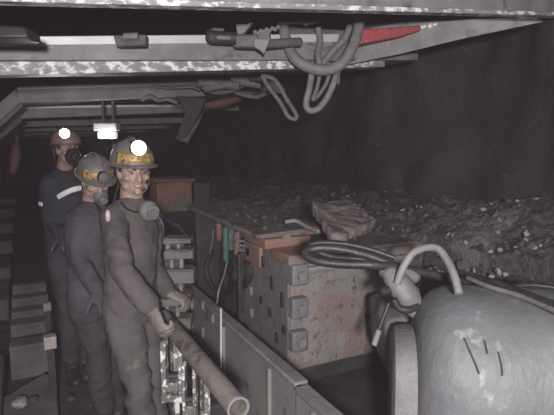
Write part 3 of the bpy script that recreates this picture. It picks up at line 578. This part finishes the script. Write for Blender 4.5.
def helmet(P, H, sc, m_, lamp_ang, lamp_z=.085, strip=True, cable_to=None, tilt=0, lit=True):
    def W(x, y, z): return H @ V((x*sc, y*sc, z*sc))
    b = BM(); rows = []; n = 40; K = 12; z0 = .045
    for j in range(K+1):
        a = j/K*math.pi/2; rr_ = math.cos(a)**.85 if j < K else .0; zz = z0+.118*math.sin(a)
        rows.append([b.verts.new(W(.104*rr_*math.cos(q)+0, -.012+.124*rr_*math.sin(q), zz)) for q in [2*math.pi*k/n for k in range(n)]] if j < K else [b.verts.new(W(0,-.012,zz))])
    brim = []
    for k in range(n):
        q = 2*math.pi*k/n; f = max(0, math.sin(q)); ex = .014+.028*f**2
        brim.append(b.verts.new(W((.104+ex)*math.cos(q), -.012+(.124+ex)*math.sin(q), z0-.006-.008*f)))
    inn = [b.verts.new(W(.098*math.cos(2*math.pi*k/n), -.012+.117*math.sin(2*math.pi*k/n), z0-.012)) for k in range(n)]
    top = b.verts.new(W(0,-.012,z0+.05))
    for k in range(n):
        k2 = (k+1) % n
        for j in range(K-1): b.faces.new((rows[j][k], rows[j][k2], rows[j+1][k2], rows[j+1][k]))
        b.faces.new((rows[K-1][k], rows[K-1][k2], rows[K][0])); b.faces.new((brim[k], brim[k2], rows[0][k2], rows[0][k]))
        b.faces.new((inn[k], inn[k2], brim[k2], brim[k])); b.faces.new((inn[k2], inn[k], top))
    hm = mk('helmet', b, m_, P)
    b = BM()                                         # central ridge
    q = [W(0, -.012-.128*math.cos(a), z0+.004+.121*math.sin(a)) for a in [math.pi*(.12+.76*i/14) for i in range(15)]]
    loft(b, q, [(.012*sc,.004*sc)]*15, side=(H.to_3x3() @ V((1,0,0))), n=10); mk('ridge', b, m_, hm)
    if strip:
        b = BM(); N_ = 16; g = []
        for i in range(N_+1):
            q = math.pi/2+(-1.15+2.3*i/N_); row = []
            for j in range(4):
                a = .06+.42*j/3; rr_ = math.cos(a)**.85*1.025; row.append(b.verts.new(W(.104*rr_*math.cos(q), -.012+.124*rr_*math.sin(q), z0+.122*math.sin(a))))
            g.append(row)
        for i in range(N_):
            for j in range(3): b.faces.new((g[i][j], g[i+1][j], g[i+1][j+1], g[i][j+1]))
        o = mk('front_band', b, 'yellow', hm); o['label'] = 'stained yellow-brown front band'; s_ = o.modifiers.new('s', 'SOLIDIFY'); s_.thickness = .003
    q = math.pi/2-lamp_ang; c = W(.104*math.cos(q)*.86, -.012+.124*math.sin(q)*.86, lamp_z); dv = (H.to_3x3() @ V((math.cos(q), math.sin(q), .12))).normalized()
    b = BM(); cyl(b, c-dv*.01, c+dv*.04*sc, .034*sc, r2=.037*sc, n=28); lp = mk('lamp_housing', b, 'black', hm)
    b = BM(); loft(b, [c+dv*.036*sc, c+dv*.044*sc, c+dv*.05*sc], [.034*sc,.034*sc,.026*sc], n=28); mk('lamp_lens', b, 'lens' if lit else 'steeld', hm)['label'] = 'glowing white lens'
    # chin strap
    b = BM(); S = [W(s*.076, .0, .03) for s in (-1, 1)]
    qq = smooth_path([W(-.08,.0,.035), W(-.074,.025,-.03), W(-.05,.05,-.08), W(0,.068,-.107), W(.05,.05,-.08), W(.074,.025,-.03), W(.08,.0,.035)], 5)
    loft(b, qq, [(.003*sc,.0015*sc)]*len(qq), n=6, side=UP); mk('chin_strap', b, 'hosed', hm)
    if cable_to:
        b = BM(); qq = smooth_path([c-dv*.0+UP*.03, W(-.06,-.09,.13), W(-.04,-.15,.05), W(-.03,-.14,-.06)]+cable_to, 6); loft(b, qq, [.0045]*len(qq), n=8); mk('lamp_cable', b, 'black', hm)
    return hm, c+dv*.08, dv
def person(label, J, face, chest, mats, hs=.9, vox=.007, face_up=UP, curlR=.9, curlL=.9, dirR=None, dirL=None, nR=None, nL=None, fat=1.0, band=True, gl=('glove','glove'), neckbare=True):
    base = (J['footR']+J['footL'])/2; base.z = 0
    P = thing('person', label, 'person', base)
    H = frame(J['head'], face, face_up); side = (J['shL']-J['shR']).normalized(); cf = V(chest).normalized()
    def torso(bm, g, top=True):
        p0 = (J['hipR']+J['hipL'])/2; p4 = J['neck']; ch = J['chest']; ws = p0.lerp(ch, .5)+cf*J.get('belly', 0)
        pts = [p0-UP*.04, p0+UP*.04, ws, ch, ch.lerp(p4, .55), p4-UP*.03]
        rd = [(.148,.108),(.148,.108),(.132,.1),(.15,.112),(.15,.095),(.1,.075)]
        loft(bm, pts, [((a*fat+g), (b_*fat+g)) for a, b_ in rd], side=side, n=28, round_caps=False)
        for s in ('R', 'L'):
            loft(bm, [p4-UP*.03, J['sh'+s]], [(.06+g,.07+g), (.052+g,.055+g)], n=16, round_caps=True)
    def arm(bm, s, g, end=1.0, cuff=0):
        a, e_, w = J['sh'+s], J['el'+s], J['wr'+s]
        w = e_.lerp(w, end)
        loft(bm, [a, a.lerp(e_, .35), e_, e_.lerp(w, .35), w], [.052+g, .047+g, .038+g, .038+g, .027+g+cuff], n=16, round_caps=True)
    def leg(bm, s, g, end=1.0, cuff=0):
        h, k, f = J['hip'+s], J['kn'+s], J['foot'+s]+UP*.09
        f = k.lerp(f, end)
        loft(bm, [h+UP*.03, h.lerp(k, .3), h.lerp(k,.75), k, k.lerp(f, .35), f], [.088*fat+g, .08*fat+g, .062*fat+g, .055*fat+g, .055*fat+g, .038+g+cuff], n=18, round_caps=True)
    # body
    b = BM(); head_shapes(b, H, hs); S = H.to_3x3() @ V((1,0,0))
    loft(b, [J['neck']-UP*.05, J['neck'], J['head'] + H.to_3x3() @ V((0,-.015,-.06))*hs, J['head']], [(.062,.058),(.054,.052),(.052,.055),(.05,.055)], side=S, n=18)
    torso(b, -.012)
    for s in 'RL':
        arm(b, s, -.006); leg(b, s, -.012); ft = J['foot'+s]; loft(b, [ft+UP*.1, ft+UP*.05-cf*.02, ft+UP*.035+cf*.05, ft+UP*.03+cf*.13], [.035,.036,.034,.028], n=12, round_caps=True)
        dR = dirR if s == 'R' else dirL; nn = nR if s == 'R' else nL
        dv = dR if dR is not None else (J['wr'+s]-J['el'+s]).normalized(); n_ = nn if nn is not None else -UP
        hand(b, J['wr'+s], dv, n_, 1.0, curlR if s == 'R' else curlL, 1 if s == 'L' else -1, -.0032)
    Hi = H.inverted()
    def shape(v):
        q = Hi @ v.co
        for s in (-1, 1):
            dx, dz = (abs(q.x)-.031*hs)/(.021*hs), (q.z-.002*hs)/(.014*hs); r2 = dx*dx+dz*dz
            if q.x*s > 0 and q.y > .03 and r2 < 1.6: v.co -= (H.to_3x3() @ V((0,1,0)))*.008*hs*math.exp(-r2*1.2)
        if q.y > .05 and abs(q.z+.056*hs) < .0035*hs and abs(q.x) < .021*hs: v.co -= (H.to_3x3() @ V((0,1,0)))*.003
    b = fuse(b, vox*.75, 6, shape); mk('body', b, 'skin', P)
    for s in (-1, 1):
        b = BM(); c = H @ V((s*.0305*hs, .0665*hs, .002*hs)); ball(b, c, tuple(q*hs for q in (.0125,.0115,.0062)), H.to_3x3().to_4x4(), 14); e_ = mk('eye', b, 'eye', P)
        b = BM(); ball(b, c+(H.to_3x3() @ V((0,.0085,0)))*hs, (.0055*hs,.0048*hs,.0055*hs), H.to_3x3().to_4x4(), 10); mk('iris', b, 'iris', e_)
        b = BM(); q = [H @ (V((s*x, y, z))*hs) for x, y, z in ((.012,.086,.02),(.028,.087,.025),(.046,.072,.022))]; loft(b, q, [(.0022,.0045)]*3, side=(H.to_3x3() @ V((0,1,0))), n=8, round_caps=True); mk('eyebrow', b, 'hair', P)
    b = BM(); ball(b, H @ (V((0,-.03,.02))*hs), tuple(q*hs for q in (.08,.082,.075)), H.to_3x3().to_4x4(), 20)
    for s in (-1,1): ball(b, H @ (V((s*.068,.012,.03))*hs), tuple(q*hs for q in (.01,.025,.03)), H.to_3x3().to_4x4(), 12)
    mk('hair', b, 'hair', P)
    # clothes
    def wr(amp, fr):
        def f(v):
            c = v.co; k = noise.noise(V((c.x*fr, c.y*fr, c.z*fr*1.7)))+.5*noise.noise(V((c.x*fr*2.3, c.y*fr*2.3, c.z*fr*3.5+9)))
            v.co = c+v.normal*amp*(1-abs(k)*2.2)
        return f
    b = BM(); torso(b, .006); [arm(b, s, .009, .93, .008) for s in 'RL']; b = fuse(b, vox, 5, wr(.006, 8)); sh = mk(mats[0][0], b, mats[0][1], P)
    b = BM(); p0 = (J['hipR']+J['hipL'])/2; loft(b, [p0+UP*.02, p0-UP*.06, p0-UP*.12], [(.15*fat+.005,.11*fat+.005),(.152*fat,.112*fat),(.12,.1)], side=side, n=24)
    [leg(b, s, .008, .86, .012) for s in 'RL']; b = fuse(b, vox, 5, wr(.008, 7)); mk('trousers', b, mats[1], P)
    for s in 'RL':
        ft = J['foot'+s]; k = J['kn'+s]; b = BM(); a = (ft+UP*.09).lerp(k, .45)
        loft(b, [a, ft+UP*.12, ft+UP*.06-cf*.02], [.056,.05,.05], n=16); loft(b, [ft+UP*.05-cf*.04, ft+UP*.045+cf*.04, ft+UP*.042+cf*.12, ft+UP*.04+cf*.17], [(.04,.045),(.045,.042),(.048,.038),(.035,.03)], side=UP.cross(cf), n=16, round_caps=True)
        b = fuse(b, .008, 4); mk('boot', b, 'boot', P)
        b = BM(); dR = dirR if s == 'R' else dirL; nn = nR if s == 'R' else nL; dv = dR if dR is not None else (J['wr'+s]-J['el'+s]).normalized()
        hand(b, J['wr'+s], dv, nn if nn is not None else -UP, 1.0, curlR if s == 'R' else curlL, 1 if s == 'L' else -1, .004)
        w = J['wr'+s]; e_ = J['el'+s]; loft(b, [w.lerp(e_, .2), w, w+V(dv).normalized()*.02], [.036,.031,.03], n=14)
        b = fuse(b, .0045, 3); mk('glove', b, gl[0 if s == 'R' else 1], P)
    return P, H
def foot(x, y): return V((x, y, 0))
# --- front miner
k_ = 1.08
J = dict(head=D(133,172,2.13*k_), neck=D(131,203,2.17*k_), chest=D(131,235,2.17*k_), shR=D(113,219,2.07*k_), shL=D(150,217,2.27*k_),
         elR=D(122,272,2.06), wrR=None, elL=D(152,268,2.46), wrL=D(167,292,2.42), hipR=D(122,308,2.13*k_), hipL=D(141,308,2.2*k_), belly=0)
kr, kl = D(138,385,2.2), D(150,388,2.34)
J['knR'], J['knL'] = kr, kl; J['footR'] = V((kr.x, kr.y, 0))+RT*.03; J['footL'] = V((kl.x, kl.y, 0))+RT*.05
mid = e1.lerp(e0, .06)
J['wrR'] = D(152,309,2.06)
P1, H1 = person('miner in dusty grey shirt and lit helmet gripping the pipe rail, front of three', J, RT*.55+TOW*.83-UP*.05, RT*.85+TOW*.52, (('shirt','shirt'), 'trou'), hs=.93, fat=.93,
    dirR=D(163,336,2.03)-J['wrR'], nR=RT*.8-TOW*.5-UP*.2, curlR=.8, dirL=RT*.9-UP*.35+TOW*.1, nL=-UP, curlL=.75)
hm, lp1, ld1 = helmet(P1, H1, .93, 'helmet', -.1, lamp_z=.122, cable_to=[D(113,206,2.36), D(110,240,2.38), D(110,290,2.38)])
# respirator at the chest
b = BM(); c = D(149,211,2.16); ball(b, c, (.045,.04,.045)); loft(b, [c, c+RT*.03+TOW*.03], [.035,.028], n=16); b = fuse(b, .005, 3); rs = mk('respirator', b, 'mask', P1)
b = BM(); cyl(b, D(153,214,2.12), D(153.5,214.5,2.08), .022, n=24); mk('filter', b, 'steelk', rs)
b = BM(); q = smooth_path([D(121,202,2.2), D(127,209,2.17), D(140,212,2.14), D(150,205,2.16), D(147,198,2.24)], 5); loft(b, q, [.004]*len(q), n=8); mk('strap', b, 'black', rs)
b = BM(); q = smooth_path([D(158,216,2.08), D(163,225,2.08), D(163,237,2.1)], 5); loft(b, q, [.006]*len(q), n=8); mk('dangling_strap', b, 'black', rs)
b = BM(); q = D(108,216,2.16); ball(b, q, (.012,.012,.028)); mk('shoulder_badge', b, 'badge', P1)['label'] = 'pale oval shoulder badge'
# --- second miner
J = dict(head=D(95,181,2.68), neck=D(92,205,2.74), chest=D(91,232,2.74), shR=D(80,217,2.66), shL=D(104,217,2.84),
         elR=D(80,262,2.62), wrR=D(97,290,2.55), elL=D(106,262,2.9), wrL=D(110,285,2.8), hipR=D(86,298,2.72), hipL=D(101,298,2.78))
kr, kl = D(96,345,2.72), D(104,345,2.8)
J['knR'], J['knL'] = kr, kl; J['footR'] = V((*D(104,395,2.78).xy, 0)); J['footL'] = V((*D(116,395,2.85).xy, 0))
P2, H2 = person('second miner in dark shirt, unlit yellow-banded helmet, between the other two', J, RT*.62+TOW*.75-UP*.38, RT*.75+TOW*.65, (('shirt','shirt2'), 'trou2'), hs=.88, curlR=.6, curlL=.6, gl=('shirt2','shirt2'))
hm, _, _ = helmet(P2, H2, .88, 'helmet', 0, lamp_z=.075, lit=False, cable_to=[D(104,220,2.6), D(102,255,2.55)])
b = BM(); c = H2 @ V((.01,.075,-.055)); ball(b, c, (.04,.034,.036)); cyl(b, c, c+(H2.to_3x3() @ V((0,.05,-.01))), .024); b = fuse(b, .005, 3); ms = mk('respirator', b, 'mask', P2)
# --- third miner
J = dict(head=D(67,150,3.35), neck=D(64,171,3.42), chest=D(63,198,3.42), shR=D(50,183,3.36), shL=D(78,181,3.5),
         elR=D(49,217,3.4), wrR=D(62,236,3.25), elL=D(84,215,3.5), wrL=D(88,236,3.45), hipR=D(62,258,3.42), hipL=D(77,258,3.48))
kr, kl = D(68,306,3.4), D(82,306,3.46)
J['knR'], J['knL'] = kr, kl; J['footR'] = V((*D(72,362,3.42).xy, 0)); J['footL'] = V((*D(84,360,3.5).xy, 0))
P3, H3 = person('rearmost miner in navy jacket with white reflective strips and black mask', J, RT*.75+TOW*.62+UP*.05, RT*.45+TOW*.85, (('jacket','jacket'), 'trou2'), hs=.92, curlR=.6, curlL=.6, gl=('boot','boot'))
hm, lp3, ld3 = helmet(P3, H3, .9, 'helmetr', -.55, lamp_z=.11, strip=False, cable_to=[D(56,176,3.55), D(55,200,3.6)])
b = BM(); c = H3 @ V((.0,.07,-.045)); ball(b, c, (.052,.045,.06)); cyl(b, c, c+(H3.to_3x3() @ V((0,.06,-.01))), .034); b = fuse(b, .006, 3); mk('respirator', b, 'black', P3)['label'] = 'large black face mask'
def strip_on(P, pts, r, lab='white reflective strip'):
    b = BM(); q = smooth_path(pts, 5); loft(b, q, [(r, r*.35)]*len(q), side=UP, n=10, round_caps=True); o = mk('reflective_strip', b, 'white', P); o['label'] = lab
strip_on(P3, [D(58,197,3.27), D(66,192.5,3.25), D(74,189.5,3.26), D(81,188,3.3)], .017)
strip_on(P3, [D(70,214,3.2), D(72,219,3.2), D(75,223,3.2)], .02)
strip_on(P3, [D(39,203.5,3.3), D(42,204.5,3.28)], .014)
# ------------------------------------------------------------------ light
def area(name, loc, rot, size, power, col=(1,1,1)):
    l = bpy.data.lights.new(name, 'AREA'); l.energy = power; l.size = size; l.color = col; o = bpy.data.objects.new(name, l); C.objects.link(o); o.location = loc; o.rotation_euler = rot; return o
area('camera_flash', (-.25, -.75, 1.74), (math.pi/2-PITCH, 0, -YAW+R(1)), .14, 118, (1,.97,.97))
l = bpy.data.lights.new('roof_lamp_light', 'POINT'); l.energy = 5; l.shadow_soft_size = .06; o = bpy.data.objects.new('roof_lamp_light', l); C.objects.link(o); o.location = D(107,146,4.6)
for p, dv in ((lp1, ld1), (lp3, ld3)):
    l = bpy.data.lights.new('cap_lamp_light', 'SPOT'); l.energy = 6; l.spot_size = R(70); l.spot_blend = 1; l.shadow_soft_size = .03; o = bpy.data.objects.new('cap_lamp_light', l); C.objects.link(o); o.location = p; o.rotation_euler = dv.to_track_quat('-Z', 'Y').to_euler()
w = bpy.data.worlds.new('dusty_mine_air'); bpy.context.scene.world = w; w.use_nodes = True; nt = w.node_tree
nt.nodes['Background'].inputs[0].default_value = (.8,.72,.78,1); nt.nodes['Background'].inputs[1].default_value = .3
vn = nt.nodes.new('ShaderNodeVolumeScatter'); vn.inputs['Color'].default_value = (1,.82,.92,1); vn.inputs['Density'].default_value = .0068; vn.inputs['Anisotropy'].default_value = 0
nt.links.new(vn.outputs[0], nt.nodes['World Output'].inputs['Volume'])
vs_ = bpy.context.scene.view_settings; vs_.view_transform = 'Standard'; vs_.look = 'None'; vs_.gamma = 1; vs_.use_curve_mapping = False; vs_.exposure = 0.0
